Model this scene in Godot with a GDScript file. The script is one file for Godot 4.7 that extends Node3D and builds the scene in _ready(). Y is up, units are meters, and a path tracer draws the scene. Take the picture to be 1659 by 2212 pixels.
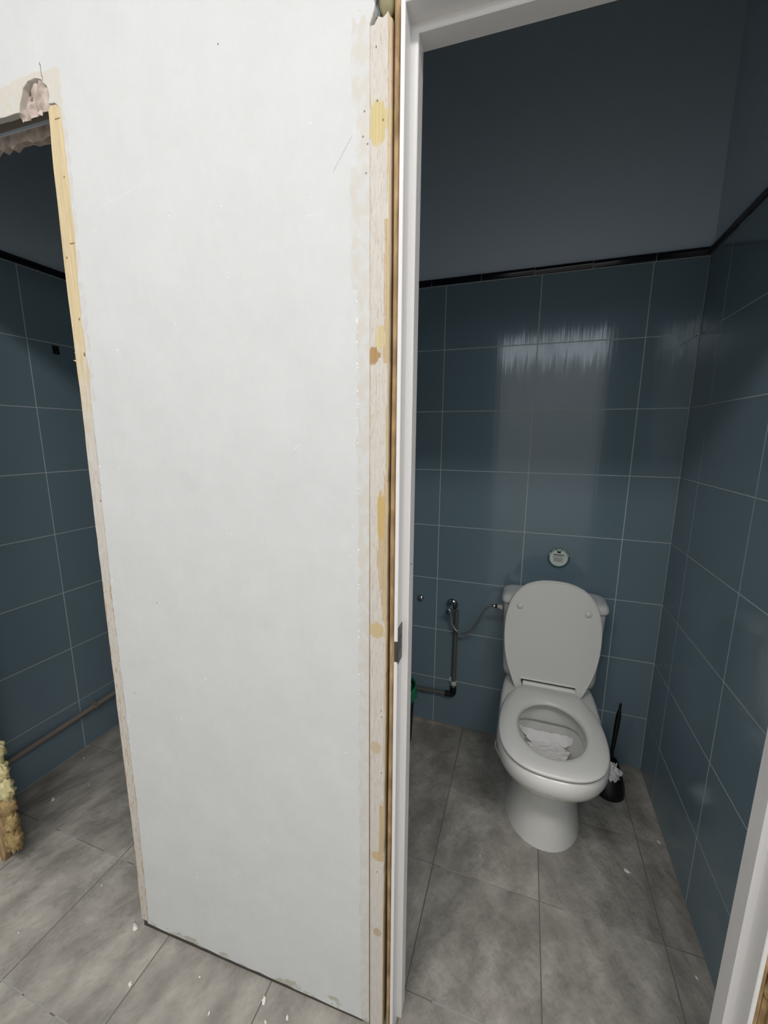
extends Node3D
# World: x right, y up, z towards the washroom; back wall of the cubicles at z = 0, right wall at x = 0, floor at y = 0.

const ROW := 0.25          # wall tile height
const COL := 0.365         # wall tile width
const FLOOR_PITCH := 0.327
const CEIL_Y := 2.95
const ROOM_L := -2.95
const ROOM_R := 1.2
const ROOM_Z := 3.7

var M := {}
var used := {}
var tile_cache := {}
var rng := RandomNumberGenerator.new()

func _ready():
	rng.seed = 7
	# ---------------------------------------------------------------- camera
	var cam := Camera3D.new()
	cam.name = "camera"
	cam.fov = rad_to_deg(2.0 * atan(1106.0 / 882.08))
	cam.near = 0.02
	cam.transform = Transform3D(Basis(Vector3.UP, 0.3338) * Basis(Vector3.RIGHT, -0.1824) * Basis(Vector3.BACK, 0.0061), Vector3(-0.5383, 1.3776, 1.781))
	add_child(cam)
	cam.current = true
	# ---------------------------------------------------------------- environment
	var we := WorldEnvironment.new()
	var env := Environment.new()
	env.background_mode = Environment.BG_COLOR
	env.background_color = Color(0.02, 0.02, 0.02)
	env.tonemap_mode = Environment.TONE_MAPPER_LINEAR
	env.tonemap_exposure = 0.86
	env.sdfgi_enabled = true
	env.ssao_enabled = true
	env.ssil_enabled = true
	we.environment = env
	we.name = "environment"
	add_child(we)
	make_materials()
	# ---------------------------------------------------------------- lamps on the washroom ceiling
	ceiling_lamp(Vector3(-1.25, CEIL_Y, 2.35), Vector2(1.2, 0.3), 3.3, "long opal ceiling lamp in front of the left cubicle")
	ceiling_lamp(Vector3(0.35, CEIL_Y, 2.35), Vector2(1.2, 0.3), 3.3, "long opal ceiling lamp in front of the toilet cubicle")
	# ---------------------------------------------------------------- setting
	build_floor_and_shell()
	build_cubicle_walls()
	build_front_wall()
	build_door_frame()
	# ---------------------------------------------------------------- things
	build_toilet()
	build_paper()
	build_brush()
	build_plumbing()
	build_bin()
	build_small_things()
	build_debris()

# ==================================================================== helpers
func numbered(called: String) -> String:
	if not used.has(called):
		used[called] = 0
		return called
	used[called] += 1
	return "%s_%03d" % [called, used[called]]

func tag(o, label: String, category: String, group := ""):
	o.set_meta("label", label)
	o.set_meta("category", category)
	if group != "":
		o.set_meta("group", group)
	return o

func thing(called: String, label: String, category: String, at := Vector3.ZERO, group := "") -> Node3D:
	var o := Node3D.new()
	o.name = numbered(called)
	o.position = at
	add_child(o)
	tag(o, label, category, group)
	return o

func inst(called: String, mesh: Mesh, m: Material, parent: Node = null) -> MeshInstance3D:
	var o := MeshInstance3D.new()
	o.mesh = mesh
	o.material_override = m
	o.cast_shadow = GeometryInstance3D.SHADOW_CASTING_SETTING_ON
	if parent == null:
		o.name = numbered(called)
		add_child(o)
	else:
		o.name = called
		parent.add_child(o, true)
	return o

func structure(o):
	o.set_meta("kind", "structure")
	return o

# ---- mesh writing. Faces are given counter-clockwise seen from outside and written clockwise, as Godot wants.
class MB:
	var v := PackedVector3Array()
	var n := PackedVector3Array()
	var uv := PackedVector2Array()
	var ix := PackedInt32Array()
	func tri(a: Vector3, b: Vector3, c: Vector3, ua := Vector2.ZERO, ub := Vector2.ZERO, uc := Vector2.ZERO):
		var nn := (b - a).cross(c - a).normalized()
		var k := v.size()
		v.append_array([a, b, c])
		n.append_array([nn, nn, nn])
		uv.append_array([ua, ub, uc])
		ix.append_array([k, k + 2, k + 1])
	func quad(a: Vector3, b: Vector3, c: Vector3, d: Vector3):
		var nn := (c - a).cross(d - b).normalized()
		var k := v.size()
		v.append_array([a, b, c, d])
		n.append_array([nn, nn, nn, nn])
		uv.append_array([Vector2(0, 0), Vector2(1, 0), Vector2(1, 1), Vector2(0, 1)])
		ix.append_array([k, k + 2, k + 1, k, k + 3, k + 2])
	func box(lo: Vector3, hi: Vector3):
		var p := [Vector3(lo.x, lo.y, lo.z), Vector3(hi.x, lo.y, lo.z), Vector3(hi.x, hi.y, lo.z), Vector3(lo.x, hi.y, lo.z), Vector3(lo.x, lo.y, hi.z), Vector3(hi.x, lo.y, hi.z), Vector3(hi.x, hi.y, hi.z), Vector3(lo.x, hi.y, hi.z)]
		quad(p[4], p[5], p[6], p[7]); quad(p[1], p[0], p[3], p[2]); quad(p[5], p[1], p[2], p[6])
		quad(p[0], p[4], p[7], p[3]); quad(p[7], p[6], p[2], p[3]); quad(p[0], p[1], p[5], p[4])
	# grid of rings: rows[i][j]; smooth normals; wrap = rings closed
	func grid(rows: Array, wrap: bool, flip := false):
		var R := rows.size()
		var C: int = rows[0].size()
		var base := v.size()
		var nn := PackedVector3Array()
		nn.resize(R * C)
		var cols := C if wrap else C - 1
		var tris := PackedInt32Array()
		for i in R - 1:
			for j in cols:
				var a := i * C + j
				var b := i * C + (j + 1) % C
				var c := (i + 1) * C + (j + 1) % C
				var d := (i + 1) * C + j
				if flip:
					tris.append_array([a, c, b, a, d, c])
				else:
					tris.append_array([a, b, c, a, c, d])
		for i in R:
			for j in C:
				v.append(rows[i][j])
				uv.append(Vector2(float(j) / C, float(i) / R))
		for t in range(0, tris.size(), 3):
			var a2 := v[base + tris[t]]
			var fn := (v[base + tris[t + 1]] - a2).cross(v[base + tris[t + 2]] - a2)
			for q in 3:
				nn[tris[t + q]] += fn
			ix.append_array([base + tris[t], base + tris[t + 2], base + tris[t + 1]])
		for x in nn:
			n.append(x.normalized())
	func fan(ring: Array, flip := false):
		var c := Vector3.ZERO
		for p in ring:
			c += p
		c /= ring.size()
		for j in ring.size():
			var a: Vector3 = ring[j]
			var b: Vector3 = ring[(j + 1) % ring.size()]
			if flip:
				tri(c, b, a)
			else:
				tri(c, a, b)
	func done() -> ArrayMesh:
		var arr := []
		arr.resize(Mesh.ARRAY_MAX)
		arr[Mesh.ARRAY_VERTEX] = v
		arr[Mesh.ARRAY_NORMAL] = n
		arr[Mesh.ARRAY_TEX_UV] = uv
		arr[Mesh.ARRAY_INDEX] = ix
		var m := ArrayMesh.new()
		m.add_surface_from_arrays(Mesh.PRIMITIVE_TRIANGLES, arr)
		return m

func box_mesh(lo: Vector3, hi: Vector3) -> ArrayMesh:
	var b := MB.new()
	b.box(lo, hi)
	return b.done()

func tube_mesh(pts: Array, radii, seg := 12, caps := true) -> ArrayMesh:
	var b := MB.new()
	tube_into(b, pts, radii, seg, caps)
	return b.done()

func tube_into(b: MB, pts: Array, radii, seg := 12, caps := true):
	var rows := []
	var up := Vector3(0.13, 0.97, 0.21).normalized()
	var side := Vector3.ZERO
	for i in pts.size():
		var t: Vector3 = (pts[mini(i + 1, pts.size() - 1)] - pts[maxi(i - 1, 0)]).normalized()
		if side == Vector3.ZERO:
			side = t.cross(up)
			if side.length() < 0.05:
				side = t.cross(Vector3.RIGHT)
		side = (side - t * side.dot(t)).normalized()
		var oth := t.cross(side)
		var r: float = radii[i] if radii is Array else radii
		var ring := []
		for j in seg:
			var a := TAU * j / seg
			ring.append(pts[i] + (side * cos(a) + oth * sin(a)) * r)
		rows.append(ring)
	b.grid(rows, true)
	if caps:
		b.fan(rows[0], true)
		b.fan(rows[-1])

# profile points (radius, height) turned about the axis
func lathe_into(b: MB, prof: Array, at: Vector3, axis := Vector3.UP, seg := 28):
	var ax := axis.normalized()
	var s := ax.cross(Vector3.RIGHT if absf(ax.x) < 0.9 else Vector3.UP).normalized()
	var o := s.cross(ax)
	var rows := []
	for p in prof:
		var ring := []
		for j in seg:
			var a := TAU * j / seg
			ring.append(at + ax * p.y + (s * cos(a) - o * sin(a)) * maxf(p.x, 0.00005))
		rows.append(ring)
	b.grid(rows, true)

func lathe_mesh(prof: Array, at := Vector3.ZERO, axis := Vector3.UP, seg := 28) -> ArrayMesh:
	var b := MB.new()
	lathe_into(b, prof, at, axis, seg)
	return b.done()

# flat outline in x, y set into depth: front at z1 (bevelled), back at z0
func slab_mesh(outline: PackedVector2Array, z0: float, z1: float, bevel := 0.0, uv_lo := Vector2.ZERO, uv_size := Vector2.ONE) -> ArrayMesh:
	var b := MB.new()
	var poly := PackedVector2Array()
	for p in outline:
		if poly.is_empty() or (p.distance_to(poly[-1]) > 0.0002 and p.distance_to(outline[0]) > 0.0002):
			poly.append(p)
	if Geometry2D.is_polygon_clockwise(poly):
		poly.reverse()
	var front := poly
	if bevel > 0.0:
		front = PackedVector2Array()
		for i in poly.size():
			var p := poly[i]
			var d1 := (p - poly[i - 1]).normalized()
			var d2 := (poly[(i + 1) % poly.size()] - p).normalized()
			var nn := (Vector2(-d1.y, d1.x) + Vector2(-d2.y, d2.x)).normalized()
			front.append(p + nn * bevel)
	var ti := Geometry2D.triangulate_polygon(poly)
	if ti.is_empty():
		print("outline failed ", poly.size())
	var to_uv := func(p: Vector2) -> Vector2: return Vector2((p.x - uv_lo.x) / uv_size.x, 1.0 - (p.y - uv_lo.y) / uv_size.y)
	for t in range(0, ti.size(), 3):
		var a := front[ti[t]]
		var c := front[ti[t + 1]]
		var d := front[ti[t + 2]]
		if (c - a).cross(d - a) < 0.0:
			var sw := c
			c = d
			d = sw
		b.tri(Vector3(a.x, a.y, z1), Vector3(c.x, c.y, z1), Vector3(d.x, d.y, z1), to_uv.call(a), to_uv.call(c), to_uv.call(d))
		b.tri(Vector3(a.x, a.y, z0), Vector3(d.x, d.y, z0), Vector3(c.x, c.y, z0), to_uv.call(a), to_uv.call(d), to_uv.call(c))
	for i in poly.size():
		var j := (i + 1) % poly.size()
		var zb := z1 - bevel
		var k := b.v.size()
		b.quad(Vector3(poly[i].x, poly[i].y, z0), Vector3(poly[j].x, poly[j].y, z0), Vector3(poly[j].x, poly[j].y, zb), Vector3(poly[i].x, poly[i].y, zb))
		var ua: Vector2 = to_uv.call(poly[i])
		var ub: Vector2 = to_uv.call(poly[j])
		b.uv[k] = ua
		b.uv[k + 1] = ub
		b.uv[k + 2] = ub
		b.uv[k + 3] = ua
		if bevel > 0.0:
			k = b.v.size()
			b.quad(Vector3(poly[i].x, poly[i].y, zb), Vector3(poly[j].x, poly[j].y, zb), Vector3(front[j].x, front[j].y, z1), Vector3(front[i].x, front[i].y, z1))
			b.uv[k] = ua
			b.uv[k + 1] = ub
			b.uv[k + 2] = ub
			b.uv[k + 3] = ua
	return b.done()

# lumpy blob: ellipsoid pushed about by noise
func blob_mesh(size: Vector3, seed_: int, rough := 0.35, freq := 2.2, seg := 14) -> ArrayMesh:
	var nz := FastNoiseLite.new()
	nz.seed = seed_
	nz.frequency = freq
	nz.fractal_octaves = 3
	var rows := []
	for i in seg + 1:
		var th := PI * i / seg
		var ring := []
		for j in seg * 2:
			var ph := TAU * j / (seg * 2)
			var d := Vector3(sin(th) * cos(ph), -cos(th), sin(th) * sin(ph))
			ring.append(d * size * (1.0 + rough * 1.6 * nz.get_noise_3dv(d)))
		rows.append(ring)
	var b := MB.new()
	b.grid(rows, true, true)
	return b.done()

# ==================================================================== materials
func std(c: Color, rough := 0.6, metal := 0.0) -> StandardMaterial3D:
	var m := StandardMaterial3D.new()
	m.albedo_color = c
	m.roughness = rough
	m.metallic = metal
	return m

func noise_image(w: int, h: int, freq: float, oct: int, seed_: int) -> Image:
	var nz := FastNoiseLite.new()
	nz.seed = seed_
	nz.frequency = freq
	nz.fractal_octaves = oct
	nz.noise_type = FastNoiseLite.TYPE_SIMPLEX_SMOOTH
	return nz.get_seamless_image(w, h)

func ramp_texture(w: int, h: int, freq: float, oct: int, seed_: int, a: Color, b: Color, squash := 1.0) -> ImageTexture:
	var src := noise_image(w, h, freq, oct, seed_)
	var im := Image.create(w, h, false, Image.FORMAT_RGB8)
	for y in h:
		for x in w:
			var t := clampf((src.get_pixel(x, y).r - 0.5) * squash + 0.5, 0.0, 1.0)
			im.set_pixel(x, y, a.lerp(b, t))
	return ImageTexture.create_from_image(im)

func bump_texture(w: int, h: int, freq: float, oct: int, seed_: int, strength: float) -> ImageTexture:
	var im := noise_image(w, h, freq, oct, seed_)
	im.bump_map_to_normal_map(strength)
	return ImageTexture.create_from_image(im)

func triplanar(m: StandardMaterial3D, s: Vector3):
	m.uv1_triplanar = true
	m.uv1_world_triplanar = true
	m.uv1_scale = s

func make_materials():
	# glazed wall tiles: three close tones, with a fine upright streak in the glaze
	var glaze := bump_texture(256, 256, 0.05, 3, 3, 4.0)
	var tones := [Color(0.452, 0.535, 0.578), Color(0.446, 0.529, 0.572), Color(0.458, 0.540, 0.583)]
	M["tile"] = []
	for c in tones:
		var m := std(c, 0.11)
		m.normal_enabled = true
		m.normal_texture = glaze
		m.normal_scale = 0.03
		triplanar(m, Vector3(7.0, 0.12, 7.0))
		M.tile.append(m)
	M["grout"] = std(Color(0.76, 0.785, 0.785), 0.9)
	M["border"] = std(Color(0.055, 0.05, 0.11), 0.12)
	M["cubicle_paint"] = std(Color(0.83, 0.89, 0.935), 0.85)
	M["white_paint"] = std(Color(0.90, 0.905, 0.905), 0.85)
	# floor: grey riven slate look, streaked one way, three tones
	var fl := ramp_texture(512, 512, 0.012, 6, 21, Color(0.54, 0.527, 0.50), Color(0.69, 0.675, 0.643), 1.3)
	var fb := bump_texture(512, 512, 0.02, 6, 22, 9.0)
	M["floor"] = []
	for k in [1.0, 0.96, 1.03]:
		var m2 := std(Color(k, k, k * 0.995), 0.62)
		m2.albedo_texture = fl
		m2.normal_enabled = true
		m2.normal_texture = fb
		m2.normal_scale = 0.45
		triplanar(m2, Vector3(1.35, 1.35, 0.75))
		M.floor.append(m2)
	M["joint_dark"] = std(Color(0.46, 0.445, 0.42), 0.95)
	M["joint_dusty"] = std(Color(0.62, 0.61, 0.60), 0.95)
	# plaster skin of the front wall
	var pl := std(Color(1, 1, 1), 0.8)
	pl.albedo_texture = plaster_texture()
	pl.normal_enabled = true
	pl.normal_texture = bump_texture(512, 1024, 0.008, 5, 33, 6.0)
	pl.normal_scale = 0.2
	M["plaster"] = pl
	M["plaster_plain"] = std(Color(0.815, 0.825, 0.822), 0.8)
	var bp := ramp_texture(128, 128, 0.03, 4, 31, Color(0.60, 0.54, 0.50), Color(0.84, 0.79, 0.75))
	M["broken"] = std(Color(1, 1, 1), 0.95)
	M.broken.albedo_texture = bp
	triplanar(M.broken, Vector3(9, 9, 9))
	var st := std(Color(1, 1, 1), 0.75)
	st.albedo_texture = stud_texture()
	M["stud"] = st
	var ls := std(Color(1, 1, 1), 0.75)
	ls.albedo_texture = strip_texture()
	M["strip"] = ls
	var wood := ramp_texture(128, 512, 0.02, 4, 41, Color(0.54, 0.43, 0.29), Color(0.74, 0.63, 0.46), 1.4)
	M["timber"] = std(Color(1, 1, 1), 0.7)
	M.timber.albedo_texture = wood
	triplanar(M.timber, Vector3(18, 1.2, 18))
	M["dark_timber"] = std(Color(0.50, 0.47, 0.43), 0.9)
	M["gap_dark"] = std(Color(0.27, 0.255, 0.24), 0.9)  # tone of the added strip that draws the dark gap under the board
	M["core"] = std(Color(0.55, 0.52, 0.47), 0.95)
	var fo := ramp_texture(128, 128, 0.04, 4, 51, Color(0.74, 0.69, 0.47), Color(0.95, 0.92, 0.74))
	M["foam"] = std(Color(1, 1, 1), 0.85)
	M.foam.albedo_texture = fo
	triplanar(M.foam, Vector3(12, 12, 12))
	var fd := ramp_texture(128, 128, 0.04, 4, 52, Color(0.48, 0.37, 0.22), Color(0.80, 0.72, 0.52))
	M["old_foam"] = std(Color(1, 1, 1), 0.85)
	M.old_foam.albedo_texture = fd
	triplanar(M.old_foam, Vector3(8, 8, 8))
	M["enamel"] = std(Color(0.885, 0.88, 0.875), 0.32)
	M["steel"] = std(Color(0.42, 0.40, 0.37), 0.42, 0.9)
	M["ceramic"] = std(Color(0.885, 0.885, 0.865), 0.13)
	M["seat_plastic"] = std(Color(0.875, 0.875, 0.855), 0.28)
	M["chrome"] = std(Color(0.72, 0.73, 0.73), 0.14, 1.0)
	M["braid"] = std(Color(0.62, 0.62, 0.61), 0.4, 0.7)
	M["black_plastic"] = std(Color(0.045, 0.04, 0.05), 0.4)
	M["pipe_grey"] = std(Color(0.37, 0.37, 0.345), 0.55)
	M["pipe_beige"] = std(Color(0.52, 0.48, 0.45), 0.6)
	M["white_plastic"] = std(Color(0.82, 0.81, 0.77), 0.45)
	M["bag_green"] = std(Color(0.16, 0.52, 0.36), 0.35)
	M["tissue"] = std(Color(0.97, 0.97, 0.965), 0.9)
	M.tissue.backlight_enabled = true
	M.tissue.backlight = Color(0.3, 0.3, 0.3)
	M["drip"] = std(Color(0.97, 0.97, 0.965), 0.5)
	M["chip"] = std(Color(0.90, 0.89, 0.86), 0.9)
	M["olive"] = std(Color(0.56, 0.53, 0.40), 0.6)
	var wm := std(Color(0.80, 0.86, 0.88, 0.25), 0.03)
	wm.transparency = BaseMaterial3D.TRANSPARENCY_ALPHA
	M["water"] = wm
	var wg := std(Color(0.9, 0.93, 0.95), 0.6)  # glow of the added window, made for its reflection in the tiles
	wg.emission_enabled = true
	wg.emission = Color(0.9, 0.96, 1.0)
	wg.emission_energy_multiplier = 2.0
	M["added_glow"] = wg
	M["lamp_frame"] = std(Color(0.86, 0.86, 0.86), 0.4)

# front plaster, seen flat: u from -1.65 to -0.70, y from 0 to 2.35. Paint, the bare bands where trims were torn off, stains and scratches.
func plaster_texture() -> ImageTexture:
	var w := 760
	var h := 1880
	var im := Image.create(w, h, false, Image.FORMAT_RGB8)
	var a := FastNoiseLite.new()
	a.seed = 5
	a.frequency = 9.0
	a.fractal_octaves = 4
	var e := FastNoiseLite.new()
	e.seed = 9
	e.frequency = 30.0
	e.fractal_octaves = 4
	var paint := Color(0.815, 0.825, 0.822)
	var bare := Color(0.79, 0.775, 0.74)
	for py in h:
		var y := 2.35 * (1.0 - (py + 0.5) / h)
		for px in w:
			var u := -1.65 + 0.95 * (px + 0.5) / w
			var n1 := a.get_noise_2d(u, y * 0.6)
			var n2 := e.get_noise_2d(u * 1.5, y)
			var c := paint * (1.0 + 0.012 * n1 + 0.008 * n2)
			# band beside the right stud
			var edge := -0.826 + 0.005 * e.get_noise_2d(u * 0.2, y * 0.9) - (0.010 if y > 1.62 and y < 1.80 else 0.0) - (0.006 if y > 1.88 else 0.0)
			if u > edge and y < 1.995 + 0.03 * n2:
				var k := clampf(0.62 + 1.1 * n2 + 0.3 * n1, 0.15, 1.0)
				c = c.lerp(bare * (1.0 + 0.03 * n2), k)
			# band above and beside the left opening
			var top := 2.066 + 0.006 * n2 + 0.004 * n1
			if y < top and u < -1.428 + 0.008 * n2 and y > 1.99:
				c = c.lerp(Color(0.80, 0.78, 0.735) * (1.0 + 0.05 * n2), clampf(0.85 + n2, 0.3, 1.0))
			if u < -1.436 - 0.020 * clampf((2.0 - y) / 1.2, 0.0, 1.0) + 0.012 + 0.006 * n2 and y < 2.0 and y > 1.45:
				c = c.lerp(Color(0.80, 0.785, 0.765), clampf(0.5 + 1.5 * n2, 0.0, 0.9))
			# dirt and mould where the board meets the floor
			var dirt := e.get_noise_2d(u * 0.35, y * 0.6 + 4.0)
			if y < 0.012 + 0.05 * clampf(dirt + 0.10, 0.0, 0.6) and u > -1.46:
				c = c.lerp(Color(0.60, 0.58, 0.49), clampf(0.15 + dirt + 0.5 * n2, 0.0, 0.5))
			im.set_pixel(px, py, c)
	# cracks, pencil marks and pin holes
	var marks := [[-1.474, 2.082, -1.472, 2.052, Color(0.36, 0.33, 0.32)], [-1.37, 1.815, -1.24, 1.845, Color(0.845, 0.852, 0.85)], [-0.865, 1.80, -0.832, 1.845, Color(0.72, 0.72, 0.715)], [-0.955, 1.353, -0.940, 1.362, Color(0.88, 0.885, 0.88)], [-0.916, 1.742, -0.885, 1.742, Color(0.86, 0.865, 0.86)], [-1.07, 0.45, -1.055, 0.43, Color(0.87, 0.875, 0.87)]]
	for k in marks:
		for i in 160:
			var t := i / 159.0
			var x2 := int((lerpf(k[0], k[2], t) + 1.65) / 0.95 * w)
			var y2 := int((1.0 - (lerpf(k[1], k[3], t) + 0.0) / 2.35) * h)
			if x2 >= 0 and x2 < w and y2 >= 0 and y2 < h:
				im.set_pixel(x2, y2, k[4])
	for d in [[-0.812, 1.875], [-0.815, 1.84], [-0.809, 1.79], [-0.807, 1.83], [-1.07, 2.02], [-1.40, 0.028], [-0.90, 0.018], [-1.32, 1.0], [-1.42, 0.75]]:
		var x3 := int((d[0] + 1.65) / 0.95 * w)
		var y3 := int((1.0 - d[1] / 2.35) * h)
		im.fill_rect(Rect2i(x3, y3, 2, 2), Color(0.46, 0.44, 0.42))
	return ImageTexture.create_from_image(im)

# right stud: 36 mm wide, 2 m tall, whitewashed timber with bare and yellowed patches
func stud_texture() -> ImageTexture:
	var w := 72
	var h := 2000
	var im := Image.create(w, h, false, Image.FORMAT_RGB8)
	var g := FastNoiseLite.new()
	g.seed = 12
	g.frequency = 1.0
	g.fractal_octaves = 4
	var wash := Color(0.79, 0.77, 0.735)
	var raw := Color(0.745, 0.67, 0.54)
	var patches := [[0.39, 1.855, 0.42, 0.030, Color(0.785, 0.725, 0.53)], [0.55, 1.540, 0.26, 0.020, Color(0.785, 0.735, 0.58)], [0.20, 1.513, 0.32, 0.014, Color(0.66, 0.54, 0.37)], [0.40, 1.012, 0.42, 0.016, Color(0.765, 0.69, 0.53)], [0.35, 0.755, 0.30, 0.014, Color(0.765, 0.70, 0.59)], [0.55, 0.490, 0.40, 0.012, Color(0.755, 0.67, 0.53)], [0.62, 1.235, 0.20, 0.045, Color(0.755, 0.65, 0.43)], [0.5, 0.285, 0.25, 0.011, Color(0.72, 0.65, 0.56)]]
	for py in h:
		var y := 2.0 * (1.0 - (py + 0.5) / h)
		for px in w:
			var s := (px + 0.5) / w
			var grain := g.get_noise_2d(s * 22.0, y * 2.2)
			var rough := g.get_noise_2d(s * 9.0 + 50.0, y * 26.0)
			var c := wash * (1.0 + 0.05 * rough + 0.03 * grain)
			if s < 0.05 + 0.05 * rough:
				c = c.lerp(Color(0.70, 0.58, 0.47), 0.6)
			# bare strip along the gap, and a wide bare run at mid height
			var bare := 0.86 - 0.10 * g.get_noise_2d(3.0, y * 5.0)
			if y < 1.32 and y > 1.0:
				bare = 0.40 + 0.5 * absf(y - 1.16) / 0.16 + 0.15 * rough
			if y < 1.72 and y > 1.5:
				bare = 0.72 + 0.1 * rough
			if y < 0.62 and y > 0.5:
				bare = 0.60
			if s > bare + 0.10 * grain:
				c = raw * (1.0 + 0.16 * grain)
			if absf(grain - 0.18) < 0.016 and y > 0.6:
				c = c.lerp(Color(0.60, 0.50, 0.41), 0.55)
			for k in patches:
				var dx: float = (s - k[0]) / k[2]
				var dy: float = (y - k[1]) / k[3]
				if dx * dx + dy * dy < 1.0 + 0.7 * rough:
					c = (k[4] as Color) * (1.0 + 0.10 * grain)
			im.set_pixel(px, py, c)
	for d in [[0.68, 0.842], [0.70, 0.829], [0.70, 0.70], [0.62, 1.858], [0.45, 0.45], [0.30, 1.955], [0.35, 1.885]]:
		im.fill_rect(Rect2i(int(d[0] * w), int((1.0 - d[1] / 2.0) * h), 3, 3), Color(0.28, 0.23, 0.19))
	return ImageTexture.create_from_image(im)

# strip at the left end of the board: bare pine above, washed over below. u from -1.52 to -1.40, y from 0 to 2.05
func strip_texture() -> ImageTexture:
	var w := 128
	var h := 1640
	var im := Image.create(w, h, false, Image.FORMAT_RGB8)
	var g := FastNoiseLite.new()
	g.seed = 14
	g.frequency = 1.0
	g.fractal_octaves = 4
	for py in h:
		var y := 2.05 * (1.0 - (py + 0.5) / h)
		for px in w:
			var u := -1.52 + 0.12 * (px + 0.5) / w
			var grain := g.get_noise_2d(u * 300.0, y * 3.0)
			var rough := g.get_noise_2d(u * 90.0 + 30.0, y * 22.0)
			var pine := Color(0.815, 0.745, 0.595) * (1.0 + 0.10 * grain + 0.03 * rough)
			var wash := Color(0.79, 0.77, 0.735) * (1.0 + 0.05 * rough + 0.03 * grain)
			var k := clampf((1.60 - y) / 0.22 + rough * 0.8 + (u + 1.46) * 9.0, 0.0, 1.0)
			var c := pine.lerp(wash, k)
			if y < 1.3 and absf(grain - 0.12) < 0.015:
				c = c.lerp(Color(0.62, 0.50, 0.40), 0.5)
			if y < 1.05 and rough > 0.32:
				c = c.lerp(Color(0.70, 0.58, 0.42), 0.6)
			im.set_pixel(px, py, c)
	for d in [[-1.455, 1.985, 14, 2], [-1.455, 1.765, 14, 2], [-1.458, 1.23, 3, 4], [-1.456, 1.62, 4, 4], [-1.454, 1.55, 5, 6], [-1.45, 1.885, 3, 3], [-1.47, 1.74, 4, 3]]:
		im.fill_rect(Rect2i(int((d[0] + 1.52) / 0.12 * w), int((1.0 - d[1] / 2.05) * h), d[2], d[3]), Color(0.52, 0.40, 0.27))
	return ImageTexture.create_from_image(im)

# ==================================================================== lamps
func ceiling_lamp(at: Vector3, size: Vector2, energy: float, label: String):
	var t := thing("ceiling_lamp", label, "lamp", at)
	var hx := size.x / 2.0
	var hz := size.y / 2.0
	var b := MB.new()
	b.box(Vector3(-hx - 0.02, -0.05, -hz - 0.02), Vector3(hx + 0.02, 0.0, -hz))
	b.box(Vector3(-hx - 0.02, -0.05, hz), Vector3(hx + 0.02, 0.0, hz + 0.02))
	b.box(Vector3(-hx - 0.02, -0.05, -hz), Vector3(-hx, 0.0, hz))
	b.box(Vector3(hx, -0.05, -hz), Vector3(hx + 0.02, 0.0, hz))
	inst("frame", b.done(), M.lamp_frame, t)
	var em := std(Color(0.95, 0.95, 0.95), 0.5)
	em.emission_enabled = true
	em.emission = Color(1.0, 0.98, 0.972)
	em.emission_energy_multiplier = 1.5
	inst("diffuser", box_mesh(Vector3(-hx, -0.045, -hz), Vector3(hx, 0.0, hz)), em, t)
	var l := AreaLight3D.new()
	l.name = "light"
	l.area_size = size
	l.light_energy = energy
	l.light_color = Color(1.0, 0.98, 0.972)
	l.shadow_enabled = true
	l.area_range = 14.0
	l.area_attenuation = 2.0
	l.rotation.x = -PI / 2
	l.position = Vector3(0, -0.05, 0)
	t.add_child(l)

# ==================================================================== floor, ceiling, outer walls
func bevelled_tile(w: float, h: float, t: float, bev: float) -> ArrayMesh:
	var key := "%.3f %.3f %.3f" % [w, h, t]
	if tile_cache.has(key):
		return tile_cache[key]
	var hx := w / 2.0
	var hy := h / 2.0
	var m := slab_mesh(PackedVector2Array([Vector2(-hx, -hy), Vector2(hx, -hy), Vector2(hx, hy), Vector2(-hx, hy)]), -t, 0.0, bev)
	tile_cache[key] = m
	return m

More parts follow.
